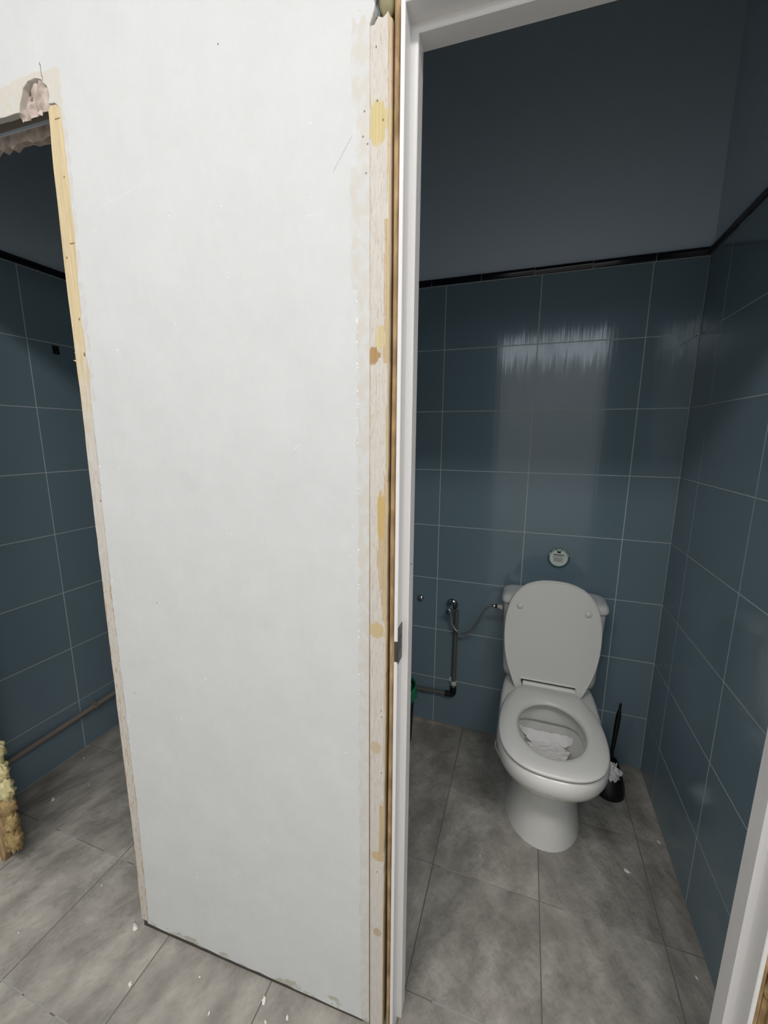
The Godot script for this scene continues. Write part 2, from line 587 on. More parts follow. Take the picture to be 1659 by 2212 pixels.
func build_floor_and_shell():
	var fl: MeshInstance3D = structure(inst("floor", box_mesh(Vector3(ROOM_L - 0.1, -0.15, -0.15), Vector3(ROOM_R + 0.1, -0.0025, ROOM_Z + 0.1)), M.joint_dark))
	# joints run through x = -0.09, z = 0.35
	var x0 := -0.0895
	var z0 := 0.352
	var dusty := MB.new()
	for i in range(-10, 5):
		var a := maxf(x0 + FLOOR_PITCH * i, ROOM_L)
		var b := minf(x0 + FLOOR_PITCH * (i + 1), ROOM_R)
		if b - a < 0.01:
			continue
		for j in range(-2, 11):
			var c := maxf(z0 + FLOOR_PITCH * j, 0.0)
			var d := minf(z0 + FLOOR_PITCH * (j + 1), ROOM_Z)
			if d - c < 0.01:
				continue
			var g := 0.0024
			var o := inst("floor_tile", bevelled_tile(b - a - g, d - c - g, 0.008, 0.0008), M.floor[rng.randi() % 3], fl)
			o.transform = Transform3D(Basis(Vector3.RIGHT, -PI / 2), Vector3((a + b) / 2, rng.randf_range(-0.0004, 0.0004), (c + d) / 2))
	# pale plaster dust packed into the cross joints near the cubicles
	for j in [1, 2, 3]:
		var z = z0 + FLOOR_PITCH * j
		var x := -2.3
		while x < 0.05:
			var l := rng.randf_range(0.03, 0.16)
			if rng.randf() < 0.72:
				dusty.box(Vector3(x, -0.0026, z - 0.0016), Vector3(x + l, -0.0004, z + 0.0014))
			x += l + rng.randf_range(0.0, 0.03)
	inst("joint_dust", dusty.done(), M.joint_dusty, fl).set_meta("kind", "stuff")
	structure(inst("ceiling", box_mesh(Vector3(ROOM_L - 0.1, CEIL_Y, -0.15), Vector3(ROOM_R + 0.1, CEIL_Y + 0.1, ROOM_Z + 0.1)), M.white_paint))
	# wall across the washroom; its high window is added, to glow in the tiles
	var fw := MB.new()
	fw.box(Vector3(ROOM_L - 0.1, 0, ROOM_Z), Vector3(ROOM_R + 0.1, 2.25, ROOM_Z + 0.1))
	fw.box(Vector3(ROOM_L - 0.1, 2.58, ROOM_Z), Vector3(ROOM_R + 0.1, CEIL_Y, ROOM_Z + 0.1))
	fw.box(Vector3(ROOM_L - 0.1, 2.25, ROOM_Z), Vector3(-1.4, 2.58, ROOM_Z + 0.1))
	fw.box(Vector3(0.7, 2.25, ROOM_Z), Vector3(ROOM_R + 0.1, 2.58, ROOM_Z + 0.1))
	structure(inst("wall_far", fw.done(), M.white_paint))
	var added_win := Node3D.new()
	added_win.name = "added_window_1"
	added_win.position = Vector3(-0.35, 2.415, ROOM_Z + 0.05)
	add_child(added_win)
	structure(added_win)
	var wf := MB.new()
	for q in [[-1.05, -0.165, 1.05, -0.125], [-1.05, 0.125, 1.05, 0.165], [-1.05, -0.125, -1.01, 0.125], [1.01, -0.125, 1.05, 0.125], [-0.02, -0.125, 0.02, 0.125]]:
		wf.box(Vector3(q[0], q[1], -0.025), Vector3(q[2], q[3], 0.025))
	inst("added_window_frame", wf.done(), M.enamel, added_win)
	for sx in [-0.515, 0.515]:
		var added_pane := inst("added_pane", box_mesh(Vector3(sx - 0.495, -0.125, -0.004), Vector3(sx + 0.495, 0.125, 0.004)), M.added_glow, added_win)
		var l := AreaLight3D.new()
		l.name = "added_light"  # added light behind the camera, gives the tiles their bright band
		l.area_size = Vector2(0.97, 0.24)
		l.light_energy = 0.17
		l.light_color = Color(0.9, 0.96, 1.0)
		l.shadow_enabled = true
		l.area_range = 12.0
		l.area_attenuation = 2.0
		l.position = Vector3(sx, 0, -0.010)
		added_win.add_child(l)
	structure(inst("wall_room_left", box_mesh(Vector3(ROOM_L - 0.1, 0, -0.15), Vector3(ROOM_L, CEIL_Y, ROOM_Z)), M.white_paint))
	structure(inst("wall_room_right", box_mesh(Vector3(ROOM_R, 0, -0.15), Vector3(ROOM_R + 0.1, CEIL_Y, ROOM_Z)), M.white_paint))

# ==================================================================== tiled cubicle walls
func border_mesh(length: float) -> ArrayMesh:
	var key := "b%.3f" % length
	if tile_cache.has(key):
		return tile_cache[key]
	var prof := [Vector2(0.0, -0.0135), Vector2(0.003, -0.0135), Vector2(0.006, -0.012), Vector2(0.0085, -0.008), Vector2(0.0075, -0.005), Vector2(0.0095, -0.002), Vector2(0.0105, 0.003), Vector2(0.0095, 0.008), Vector2(0.006, 0.012), Vector2(0.0, 0.0135)]
	var rows := []
	for p in prof:
		rows.append([Vector3(-length / 2, p.y, p.x), Vector3(length / 2, p.y, p.x)])
	var b := MB.new()
	b.grid(rows, false, false)
	for s in [-1.0, 1.0]:
		for k in range(1, prof.size() - 1):
			var p0 := Vector3(s * length / 2, prof[0].y, prof[0].x)
			var p1 := Vector3(s * length / 2, prof[k].y, prof[k].x)
			var p2 := Vector3(s * length / 2, prof[k + 1].y, prof[k + 1].x)
			if s > 0:
				b.tri(p0, p1, p2)
			else:
				b.tri(p0, p2, p1)
	var m := b.done()
	tile_cache[key] = m
	return m

# wall face through `at` (tile face), along `run` for `length`; joints at s0 + COL * k and y0 + ROW * j
func tile_face(wall: Node3D, at: Vector3, turn: float, length: float, s0: float, y0: float, border0: float):
	var B := Basis(Vector3.UP, turn)
	var gb := inst("grout_bed", box_mesh(Vector3(0, 0, -0.012), Vector3(length, 1.99, -0.0008)), M.grout, wall)
	gb.transform = Transform3D(B, at)
	var g := 0.003
	var xs := [0.0]
	var s := s0 - COL * ceilf(s0 / COL)
	while s < length:
		if s > 0.012 and s < length - 0.012:
			xs.append(s)
		s += COL
	xs.append(length)
	var ys := [0.0]
	for j in range(1, 8):
		ys.append(y0 + ROW * j)
	ys.append(1.9835)
	for i in xs.size() - 1:
		for j in ys.size() - 1:
			var w: float = xs[i + 1] - xs[i] - g
			var h: float = ys[j + 1] - ys[j] - g
			var o := inst("tile", bevelled_tile(w, h, 0.008, 0.0006), M.tile[rng.randi() % 3], wall)
			o.transform = Transform3D(B * Basis.from_euler(Vector3(rng.randf_range(-0.0018, 0.0018), rng.randf_range(-0.0014, 0.0014), 0)), at + B * Vector3((xs[i] + xs[i + 1]) / 2, (ys[j] + ys[j + 1]) / 2, rng.randf_range(-0.0002, 0.0002)))
	var bs := [0.0]
	s = border0 - 0.1985 * ceilf(border0 / 0.1985)
	while s < length:
		if s > 0.012 and s < length - 0.012:
			bs.append(s)
		s += 0.1985
	bs.append(length)
	var bb := inst("grout_bed", box_mesh(Vector3(0, 1.984, -0.012), Vector3(length, 2.0105, 0.0035)), M.grout, wall)
	bb.transform = Transform3D(B, at)
	for i in bs.size() - 1:
		var bo := inst("border_tile", border_mesh(bs[i + 1] - bs[i] - 0.0022), M.border, wall)
		bo.transform = Transform3D(B, at + B * Vector3((bs[i] + bs[i + 1]) / 2, 1.9975, 0))

func build_cubicle_walls():
	var back: Node3D = structure(inst("wall_back", box_mesh(Vector3(-2.44, 0, -0.12), Vector3(0.11, CEIL_Y, -0.009)), M.cubicle_paint))
	# right cubicle back face runs from the partition (x = -1.13) to x = 0
	tile_face(back, Vector3(-1.13, 0, 0), 0.0, 1.13, 1.13 - 0.1633, -0.015, 1.13 - 0.159)
	tile_face(back, Vector3(-2.325, 0, 0), 0.0, 1.125, 0.2, -0.02, 0.1)
	var right: Node3D = structure(inst("wall_right", box_mesh(Vector3(0.009, 0, -0.009), Vector3(0.11, CEIL_Y, 1.03)), M.cubicle_paint))
	# faces -x: runs towards -z seen along the face, from z = 1.0 back to 0
	tile_face(right, Vector3(0, 0, 0.0), -PI / 2, 1.0, 0.1725, -0.015, 0.207)
	var left: Node3D = structure(inst("wall_left", box_mesh(Vector3(-2.44, 0, -0.009), Vector3(-2.334, CEIL_Y, 1.1)), M.cubicle_paint))
	tile_face(left, Vector3(-2.325, 0, 1.07), PI / 2, 1.07, 1.07 - 0.697, -0.02, 1.07 - 0.627)
	var mid: Node3D = structure(inst("wall_partition", box_mesh(Vector3(-1.191, 0, -0.009), Vector3(-1.139, CEIL_Y, 1.03)), M.cubicle_paint))
	tile_face(mid, Vector3(-1.13, 0, 1.03), PI / 2, 1.03, 0.2, -0.015, 0.1)
	tile_face(mid, Vector3(-1.20, 0, 0.0), -PI / 2, 1.03, 0.1, -0.02, 0.1)

# ==================================================================== front wall
func front_transform() -> Transform3D:
	var B := Basis(Vector3.UP, 0.038)
	return Transform3D(B, Vector3(-1.15, 0, 1.11) - B * Vector3(-1.15, 0, 0))

# jagged line between points
func ragged(pts: Array, step: float, amp: float) -> Array:
	var out := []
	for i in pts.size() - 1:
		var a: Vector2 = pts[i]
		var b: Vector2 = pts[i + 1]
		var n := maxi(1, int(a.distance_to(b) / step))
		var side := (b - a).orthogonal().normalized()
		for k in n:
			out.append(a.lerp(b, float(k) / n) + side * (rng.randf_range(-amp, amp) if k > 0 else 0.0))
	return out

func build_front_wall():
	var w := Node3D.new()
	w.name = "wall_front"
	add_child(w)
	structure(w)
	w.transform = front_transform()
	var uv_lo := Vector2(-1.65, 0.0)
	var uv_sz := Vector2(0.95, 2.35)
	# --- plaster skin with the board between the two openings
	var o := []
	o.append_array(ragged([Vector2(-1.470, 0.016), Vector2(-1.44, 0.014), Vector2(-1.34, 0.014), Vector2(-1.19, 0.013), Vector2(-1.05, 0.012), Vector2(-0.92, 0.010), Vector2(-0.806, 0.008)], 0.025, 0.0018))
	o.append_array([Vector2(-0.8055, 0.006), Vector2(-0.805, 0.8), Vector2(-0.803, 1.5), Vector2(-0.8025, 1.985)])
	o.append_array(ragged([Vector2(-0.8025, 1.985), Vector2(-0.796, 2.0), Vector2(-0.795, 2.09)], 0.008, 0.002))
	o.append_array([Vector2(-0.795, 2.09), Vector2(-0.700, 2.09), Vector2(-0.700, 2.35), Vector2(-1.65, 2.35), Vector2(-1.65, 2.012)])
	o.append_array(ragged([Vector2(-1.65, 2.012), Vector2(-1.60, 2.013), Vector2(-1.545, 2.012)], 0.012, 0.002))
	o.append_array(ragged([Vector2(-1.545, 2.012), Vector2(-1.537, 2.032), Vector2(-1.527, 2.050), Vector2(-1.512, 2.059), Vector2(-1.494, 2.060), Vector2(-1.477, 2.055), Vector2(-1.464, 2.042), Vector2(-1.460, 2.024), Vector2(-1.464, 2.012)], 0.007, 0.0016))
	o.append_array(ragged([Vector2(-1.464, 2.012), Vector2(-1.448, 2.010), Vector2(-1.437, 1.998)], 0.008, 0.002))
	o.append_array(ragged([Vector2(-1.437, 1.998), Vector2(-1.435, 1.947), Vector2(-1.4365, 1.85), Vector2(-1.436, 1.78), Vector2(-1.443, 1.698), Vector2(-1.447, 1.608), Vector2(-1.4430, 1.56), Vector2(-1.4465, 1.545), Vector2(-1.4410, 1.51), Vector2(-1.446, 1.466), Vector2(-1.449, 1.263), Vector2(-1.4555, 1.008), Vector2(-1.4555, 0.738), Vector2(-1.457, 0.397), Vector2(-1.4655, 0.032), Vector2(-1.470, 0.016)], 0.014, 0.0009))
	inst("plaster_board", slab_mesh(PackedVector2Array(o), -0.012, 0.0, 0.0007, uv_lo, uv_sz), M.plaster, w)
	# --- the rest of the wall: above, left of the left opening, right of the doorway
	var b := MB.new()
	b.box(Vector3(-0.700, 2.005, -0.012), Vector3(1.23, 2.35, 0.0))
	b.box(Vector3(-2.98, 2.35, -0.012), Vector3(1.23, CEIL_Y, 0.0))
	b.box(Vector3(-2.98, 2.012, -0.012), Vector3(-1.65, 2.35, 0.0))
	b.box(Vector3(-2.98, 0.0, -0.012), Vector3(-2.085, 2.012, 0.0))
	b.box(Vector3(-0.03, 0.0, -0.012), Vector3(1.23, 2.005, 0.0))
	inst("plaster_skin", b.done(), M.plaster_plain, w)
	# --- core and inner lining
	b = MB.new()
	b.box(Vector3(-1.425, 0.0, -0.056), Vector3(-0.806, 0.03, -0.042))
	b.box(Vector3(-1.425, 0.03, -0.056), Vector3(-0.806, 2.03, -0.0125))
	b.box(Vector3(-2.98, 0.0, -0.056), Vector3(-2.10, 2.03, -0.0125))
	b.box(Vector3(-0.06, 0.0, -0.056), Vector3(1.23, 2.03, -0.0125))
	b.box(Vector3(-2.98, 2.10, -0.056), Vector3(1.23, CEIL_Y, -0.0125))
	inst("core", b.done(), M.core, w)
	b = MB.new()
	b.box(Vector3(-1.480, 0.0, -0.067), Vector3(-0.760, 2.03, -0.0565))
	b.box(Vector3(-2.36, 2.03, -0.067), Vector3(0.06, CEIL_Y, -0.0565))
	b.box(Vector3(-2.36, 0.0, -0.067), Vector3(-2.115, 2.03, -0.0565))
	b.box(Vector3(-0.105, 0.0, -0.067), Vector3(0.06, 2.03, -0.0565))
	inst("lining", b.done(), M.cubicle_paint, w)
	inst("lintel", box_mesh(Vector3(-2.07, 2.036, -0.056), Vector3(-1.43, 2.099, -0.0125)), M.dark_timber, w)
	inst("lintel", box_mesh(Vector3(-0.765, 2.012, -0.056), Vector3(-0.09, 2.099, -0.0125)), M.timber, w)
	# torn lower edge of the lining over the left opening
	var f := ragged([Vector2(-2.05, 2.005), Vector2(-1.55, 2.008), Vector2(-1.47, 2.02)], 0.016, 0.006)
	f.append_array([Vector2(-1.47, 2.06), Vector2(-2.05, 2.06)])
	inst("torn_edge", slab_mesh(PackedVector2Array(f), -0.072, -0.058, 0.0005), M.broken, w)
	# broken-out pocket above the corner of the left opening
	var rows := []
	var nz := FastNoiseLite.new()
	nz.seed = 77
	nz.frequency = 34.0
	nz.fractal_octaves = 3
	for i in 19:
		var row := []
		for j in 23:
			var u := -1.552 + 0.098 * j / 22.0
			var y := 2.002 + 0.066 * i / 18.0
			var c := Vector2((u + 1.5) / 0.042, (y - 2.035) / 0.036).length()
			var d := -0.010 + 0.009 * nz.get_noise_2d(u, y) + 0.004 * clampf(c - 0.6, 0.0, 1.0)
			if u > -1.503 + 0.006 * nz.get_noise_2d(y * 2.0, 3.0):
				d += 0.006
			row.append(Vector3(u, y, minf(d, -0.002)))
		rows.append(row)
	b = MB.new()
	b.grid(rows, false)
	inst("broken_plaster", b.done(), M.broken, w)
	# added dark strip, drawn in place of the dark gap under the board
	inst("dark_gap_strip", slab_mesh(PackedVector2Array([Vector2(-1.486, 0.0), Vector2(-0.82, 0.0), Vector2(-0.82, 0.011), Vector2(-0.95, 0.012), Vector2(-1.2, 0.0145), Vector2(-1.45, 0.016), Vector2(-1.484, 0.018)]), -0.045, -0.0015, 0.001), M.gap_dark, w)
	# --- timber strip at the left end of the board
	var s := ragged([Vector2(-1.494, 0.018), Vector2(-1.487, 0.25), Vector2(-1.487, 0.612), Vector2(-1.484, 1.004), Vector2(-1.482, 1.294), Vector2(-1.479, 1.447), Vector2(-1.480, 1.665), Vector2(-1.476, 1.90), Vector2(-1.470, 2.008)], 0.03, 0.0007)
	s.append_array([Vector2(-1.470, 2.010), Vector2(-1.430, 2.010), Vector2(-1.428, 1.70), Vector2(-1.440, 1.56), Vector2(-1.4495, 1.466), Vector2(-1.4525, 1.263), Vector2(-1.4590, 1.008), Vector2(-1.4590, 0.738), Vector2(-1.4605, 0.397), Vector2(-1.4690, 0.032), Vector2(-1.4715, 0.018)])
	inst("timber_strip", slab_mesh(PackedVector2Array(s), -0.040, -0.0022, 0.001, Vector2(-1.52, 0.0), Vector2(0.12, 2.05)), M.strip, w)
	# --- stud at the right end, with the gap and the lining strip of the doorway
	var t := ragged([Vector2(-0.804, 0.0), Vector2(-0.772, 0.0)], 0.02, 0.0)
	t.append_array(ragged([Vector2(-0.772, 0.0), Vector2(-0.7715, 0.4), Vector2(-0.770, 0.88), Vector2(-0.7685, 1.4), Vector2(-0.7675, 1.985)], 0.03, 0.0006))
	t.append_array(ragged([Vector2(-0.7675, 1.985), Vector2(-0.775, 1.996), Vector2(-0.783, 1.990), Vector2(-0.79, 1.993), Vector2(-0.796, 1.984), Vector2(-0.804, 1.983)], 0.004, 0.001))
	t.append(Vector2(-0.804, 1.983))
	inst("timber_stud", slab_mesh(PackedVector2Array(t), -0.054, -0.0012, 0.0012, Vector2(-0.804, 0.0), Vector2(0.036, 2.0)), M.stud, w)
	for k in [[-0.7605, 1.0], [-0.1030, 1.0]]:
		var path := []
		var rad := []
		for i in 41:
			var y2 := 2.02 * i / 40.0
			path.append(Vector3(k[0] + 0.0006 * sin(y2 * 9.0), y2, -0.0095))
			rad.append(0.0052)
		inst("lining_strip", tube_mesh(path, rad, 10), M.timber, w)
		inst("lining_strip", box_mesh(Vector3(k[0] - 0.0048, 0.0, -0.056), Vector3(k[0] + 0.0045, 2.02, -0.0095)), M.timber, w)
	# bare stud with dried foam right of the doorway
	inst("timber_stud", box_mesh(Vector3(-0.096, 0.0, -0.054), Vector3(-0.032, 2.03, -0.010)), M.timber, w)
	for i in 26:
		var fo := inst("foam_bead", blob_mesh(Vector3(0.016, 0.045, 0.011) * rng.randf_range(0.7, 1.2), 200 + i, 0.5, 1.8, 8), M.old_foam, w)
		fo.position = Vector3(-0.082 + rng.randf_range(-0.006, 0.02), 0.03 + 0.075 * i, -0.006)
	# --- dried foam on the left edge of the strip
	var bits := [[-1.4815, 1.703, 0.009, 0.012], [-1.481, 1.683, 0.006, 0.008], [-1.480, 1.668, 0.006, 0.010], [-1.481, 1.642, 0.004, 0.016], [-1.481, 1.610, 0.004, 0.018], [-1.483, 1.572, 0.007, 0.012], [-1.484, 1.552, 0.008, 0.010], [-1.487, 1.537, 0.008, 0.006], [-1.484, 1.518, 0.007, 0.012], [-1.482, 1.500, 0.005, 0.009], [-1.478, 1.745, 0.003, 0.014], [-1.4835, 1.091, 0.004, 0.006], [-1.488, 0.834, 0.006, 0.006], [-1.4865, 0.822, 0.003, 0.009], [-1.487, 0.226, 0.004, 0.008], [-1.490, 0.193, 0.005, 0.008], [-1.492, 0.064, 0.004, 0.006]]
	for i in bits.size():
		var q: Array = bits[i]
		var fb := inst("foam_bead", blob_mesh(Vector3(q[2], q[3], 0.010), 100 + i, 0.55, 1.7, 9), M.foam, w)
		fb.position = Vector3(q[0], q[1], -0.020)
	# --- dried foam and torn stud on the far jamb of the left opening
	inst("timber_stud", slab_mesh(PackedVector2Array([Vector2(-2.10, 0.0), Vector2(-2.07, 0.0), Vector2(-2.04, 0.08), Vector2(-2.022, 0.20), Vector2(-2.02, 0.33), Vector2(-2.035, 0.55), Vector2(-2.045, 2.03), Vector2(-2.10, 2.03)]), -0.020, -0.004, 0.002), M.timber, w)
	for i in 30:
		var y3 := 0.10 + 0.062 * i
		var sz := rng.randf_range(0.8, 1.25)
		var ff := inst("foam_bead", blob_mesh(Vector3(0.022, 0.036, 0.018) * sz, 300 + i, 0.38, 2.4, 12), M.foam if i > 2 else M.old_foam, w)
		ff.position = Vector3(-2.013 + rng.randf_range(-0.006, 0.004) - clampf((y3 - 0.36) * 0.25, 0.0, 0.03), y3, -0.014)
	# --- rounded lump left in the pocket above the right stud
	var lump := inst("foam_bead", blob_mesh(Vector3(0.0155, 0.030, 0.016), 5, 0.12, 1.0, 12), M.olive, w)
	lump.position = Vector3(-0.7795, 2.026, -0.020)
	# --- row of paint drips beside the torn-off trim, and stray specks
	var dm := MB.new()
	for i in 64:
		var y4 := rng.randf_range(0.85, 1.62) if i < 40 else rng.randf_range(0.2, 1.9)
		var u4 := -0.8255 + rng.randf_range(-0.0006, 0.0006) if i < 40 else rng.randf_range(-1.40, -0.83)
		var r := rng.randf_range(0.0008, 0.0016)
		lathe_into(dm, [Vector2(r, 0.0), Vector2(r * 0.8, r * 0.2), Vector2(0.0, r * 0.35)], Vector3(u4, y4, 0.0), Vector3.BACK, 6)
	for i in 40:
		var y5 := rng.randf_range(0.05, 1.5)
		var u5 := -1.440 - 0.012 * clampf((1.5 - y5) / 0.6, 0.0, 1.0) + rng.randf_range(-0.003, 0.004)
		var r5 := rng.randf_range(0.0007, 0.0016)
		lathe_into(dm, [Vector2(r5, 0.0), Vector2(r5 * 0.8, r5 * 0.2), Vector2(0.0, r5 * 0.35)], Vector3(u5, y5, 0.0), Vector3.BACK, 6)
	inst("paint_drips", dm.done(), M.drip, w).set_meta("kind", "stuff")

# profile in (u, w), swept along y (or along u for the head)
func build_door_frame():
	var d := Node3D.new()
	d.name = "door_1"
	add_child(d)
	structure(d)
	d.transform = front_transform()
	# outer edge, front lip, door rebate, stop, back: distances towards the opening and depth
	var prof := [Vector2(0.0, -0.070), Vector2(0.0, 0.001), Vector2(0.001, 0.002), Vector2(0.006, 0.002), Vector2(0.007, 0.001), Vector2(0.007, -0.034), Vector2(0.0175, -0.034), Vector2(0.019, -0.0355), Vector2(0.019, -0.0685), Vector2(0.0175, -0.070)]
	var H := 2.004
	for side in [0, 1]:
		var b := MB.new()
		var ub: float = -0.754 if side == 0 else -0.1095
		var sg := 1.0 if side == 0 else -1.0
		for i in prof.size():
			var p: Vector2 = prof[i]
			var q: Vector2 = prof[(i + 1) % prof.size()]
			var p0 := Vector3(ub + sg * p.x, 0.0, p.y)
			var q0 := Vector3(ub + sg * q.x, 0.0, q.y)
			var p1 := Vector3(ub + sg * p.x, H - p.x, p.y)
			var q1 := Vector3(ub + sg * q.x, H - q.x, q.y)
			if side == 0:
				b.quad(p0, q0, q1, p1)
			else:
				b.quad(q0, p0, p1, q1)
		inst("jamb", b.done(), M.enamel, d)
	var hb := MB.new()
	for i in prof.size():
		var p2: Vector2 = prof[i]
		var q2: Vector2 = prof[(i + 1) % prof.size()]
		hb.quad(Vector3(-0.754 + p2.x, H - p2.x, p2.y), Vector3(-0.754 + q2.x, H - q2.x, q2.y), Vector3(-0.1095 - q2.x, H - q2.x, q2.y), Vector3(-0.1095 - p2.x, H - p2.x, p2.y))
	inst("head", hb.done(), M.enamel, d)
	# strike plate on the rebate, with its tongue bent round the lip
	var sp := MB.new()
	sp.box(Vector3(-0.7472, 0.948, -0.030), Vector3(-0.7458, 1.022, -0.001))
	sp.box(Vector3(-0.7530, 0.955, 0.0018), Vector3(-0.7458, 0.996, 0.0032))
	sp.box(Vector3(-0.7472, 0.955, -0.001), Vector3(-0.7458, 0.996, 0.0032))
	inst("strike_plate", sp.done(), M.steel, d).set_meta("label", "worn steel strike plate")
	var hole := MB.new()
	hole.box(Vector3(-0.7465, 0.972, -0.022), Vector3(-0.7456, 1.002, -0.010))
	inst("latch_hole", hole.done(), M.black_plastic, d)
	lathe_hole(d)

func lathe_hole(d: Node3D):
	inst("screw_hole", lathe_mesh([Vector2(0.0, 0.0006), Vector2(0.0022, 0.0004), Vector2(0.0024, -0.0002)], Vector3(-0.735, 1.135, -0.050), Vector3.RIGHT, 10), M.black_plastic, d)

# ==================================================================== toilet
const TX := -0.402

func oval(y: float, a: float, zb: float, zm: float, zf: float, nb: float, nf: float, n := 56) -> Array:
	var ring := []
	for j in n:
		var t := TAU * j / n
		var c := cos(t)
		var s := sin(t)
		var e := nf if s >= 0.0 else nb
		var x := a * signf(c) * pow(absf(c), 2.0 / e)
		var z := zm + ((zf - zm) if s >= 0.0 else (zm - zb)) * signf(s) * pow(absf(s), 2.0 / e)
		ring.append(Vector3(x, y, z))
	ring.reverse()
	return ring

func build_toilet():
	var t := thing("toilet", "white ceramic toilet with its lid raised against the cistern", "toilet", Vector3(TX, 0, 0))
	# pan: outside, rim, inside
	var rows := [
		oval(0.0, 0.131, 0.06, 0.33, 0.512, 3.2, 2.1), oval(0.012, 0.129, 0.06, 0.33, 0.510, 3.2, 2.1),
		oval(0.06, 0.120, 0.06, 0.335, 0.499, 3.2, 2.1), oval(0.12, 0.112, 0.06, 0.34, 0.492, 3.2, 2.1),
		oval(0.17, 0.109, 0.06, 0.345, 0.491, 3.2, 2.1), oval(0.205, 0.112, 0.06, 0.36, 0.502, 3.2, 2.1),
		oval(0.235, 0.123, 0.055, 0.38, 0.528, 3.2, 2.15), oval(0.265, 0.139, 0.045, 0.41, 0.567, 3.4, 2.2),
		oval(0.295, 0.155, 0.035, 0.435, 0.606, 3.6, 2.2), oval(0.325, 0.167, 0.025, 0.45, 0.637, 4.0, 2.25),
		oval(0.352, 0.1735, 0.018, 0.455, 0.654, 4.4, 2.25), oval(0.375, 0.1745, 0.015, 0.455, 0.657, 4.6, 2.25),
		oval(0.390, 0.172, 0.015, 0.455, 0.654, 4.6, 2.25), oval(0.398, 0.166, 0.02, 0.455, 0.647, 4.6, 2.25),
		oval(0.400, 0.158, 0.03, 0.455, 0.638, 4.4, 2.25), oval(0.400, 0.128, 0.258, 0.44, 0.600, 3.6, 2.2),
		oval(0.396, 0.122, 0.264, 0.44, 0.594, 3.6, 2.2), oval(0.375, 0.1185, 0.266, 0.44, 0.590, 4.0, 2.2),
		oval(0.330, 0.118, 0.266, 0.44, 0.590, 4.5, 2.2), oval(0.312, 0.118, 0.264, 0.44, 0.590, 4.5, 2.2),
		oval(0.308, 0.121, 0.260, 0.44, 0.593, 4.5, 2.2), oval(0.310, 0.134, 0.242, 0.44, 0.606, 4.0, 2.2),
		oval(0.298, 0.134, 0.242, 0.44, 0.602, 4.0, 2.2), oval(0.275, 0.124, 0.248, 0.43, 0.570, 3.4, 2.1),
		oval(0.245, 0.102, 0.256, 0.40, 0.500, 2.8, 2.1), oval(0.215, 0.074, 0.264, 0.37, 0.440, 2.3, 2.1),
		oval(0.185, 0.052, 0.275, 0.35, 0.405, 2.0, 2.0), oval(0.165, 0.012, 0.32, 0.34, 0.36, 2.0, 2.0)]
	var b := MB.new()
	b.grid(rows, true)
	b.fan(rows[0], true)
	b.fan(rows[-1])
	inst("pan", b.done(), M.ceramic, t)
	b = MB.new()
	b.fan(oval(0.240, 0.097, 0.258, 0.395, 0.488, 2.7, 2.1))
	inst("water", b.done(), M.water, t)
	# cistern and its lid
	var tank := [oval(0.401, 0.155, 0.03, 0.08, 0.135, 5.0, 5.0), oval(0.405, 0.172, 0.014, 0.08, 0.146, 6.0, 6.0), oval(0.43, 0.177, 0.010, 0.08, 0.150, 6.0, 6.0), oval(0.60, 0.184, 0.010, 0.08, 0.153, 6.0, 6.0), oval(0.719, 0.189, 0.010, 0.08, 0.155, 6.0, 6.0)]
	b = MB.new()
	b.grid(tank, true)
	b.fan(tank[0], true)
	b.fan(tank[-1])
	inst("cistern", b.done(), M.ceramic, t)
	var lid := [oval(0.7215, 0.185, 0.010, 0.08, 0.154, 6.0, 6.0), oval(0.7225, 0.194, 0.006, 0.08, 0.162, 6.0, 6.0), oval(0.726, 0.1975, 0.005, 0.08, 0.165, 6.0, 6.0), oval(0.738, 0.197, 0.005, 0.08, 0.1645, 6.0, 6.0), oval(0.748, 0.193, 0.006, 0.08, 0.161, 6.0, 6.0), oval(0.755, 0.185, 0.010, 0.08, 0.154, 5.0, 5.0), oval(0.759, 0.168, 0.020, 0.08, 0.140, 4.5, 4.5), oval(0.761, 0.12, 0.04, 0.08, 0.115, 4.0, 4.0)]
	b = MB.new()
	b.grid(lid, true)
	b.fan(lid[0], true)
	b.fan(lid[-1])
	inst("cistern_lid", b.done(), M.ceramic, t)
	# seat ring
	var half := [Vector2(0.0, 0.198), Vector2(0.050, 0.197), Vector2(0.094, 0.196), Vector2(0.1, 0.212), Vector2(0.126, 0.25), Vector2(0.150, 0.30), Vector2(0.165, 0.37), Vector2(0.171, 0.45), Vector2(0.165, 0.53), Vector2(0.142, 0.592), Vector2(0.102, 0.632), Vector2(0.052, 0.650), Vector2(0.0, 0.653)]
	var full := PackedVector2Array()
	for p in half:
		full.append(p)
	for k in range(half.size() - 2, 0, -1):
		full.append(Vector2(-half[k].x, half[k].y))
	full = smooth_closed(full, 2)
	var n := 96
	var sec := [[0.0, 0.4035, 1.0], [0.0, 0.412, 1.0], [0.10, 0.4185, 1.0], [0.30, 0.4215, 1.0], [0.70, 0.4205, 1.0], [0.93, 0.4165, 1.0], [1.0, 0.411, 1.0], [0.985, 0.404, 1.0]]
	var srows := []
	for q in sec:
		var ring := []
		for j in n:
			var a := TAU * j / n
			var d := Vector2(cos(a), sin(a))
			var ci := Vector2(0.0, 0.44)
			var ro := ray_out(full, ci, d)
			var az := (0.580 - 0.44) if d.y >= 0.0 else (0.44 - 0.300)
			var ri := 1.0 / sqrt(pow(d.x / 0.107, 2.0) + pow(d.y / az, 2.0))
			var pt: Vector2 = ci + d * lerpf(ri, ro, q[0])
			ring.append(Vector3(pt.x, q[1], pt.y))
		srows.append(ring)
	srows.append(srows[0])
	b = MB.new()
	b.grid(srows, true, false)
	inst("seat", b.done(), M.seat_plastic, t)
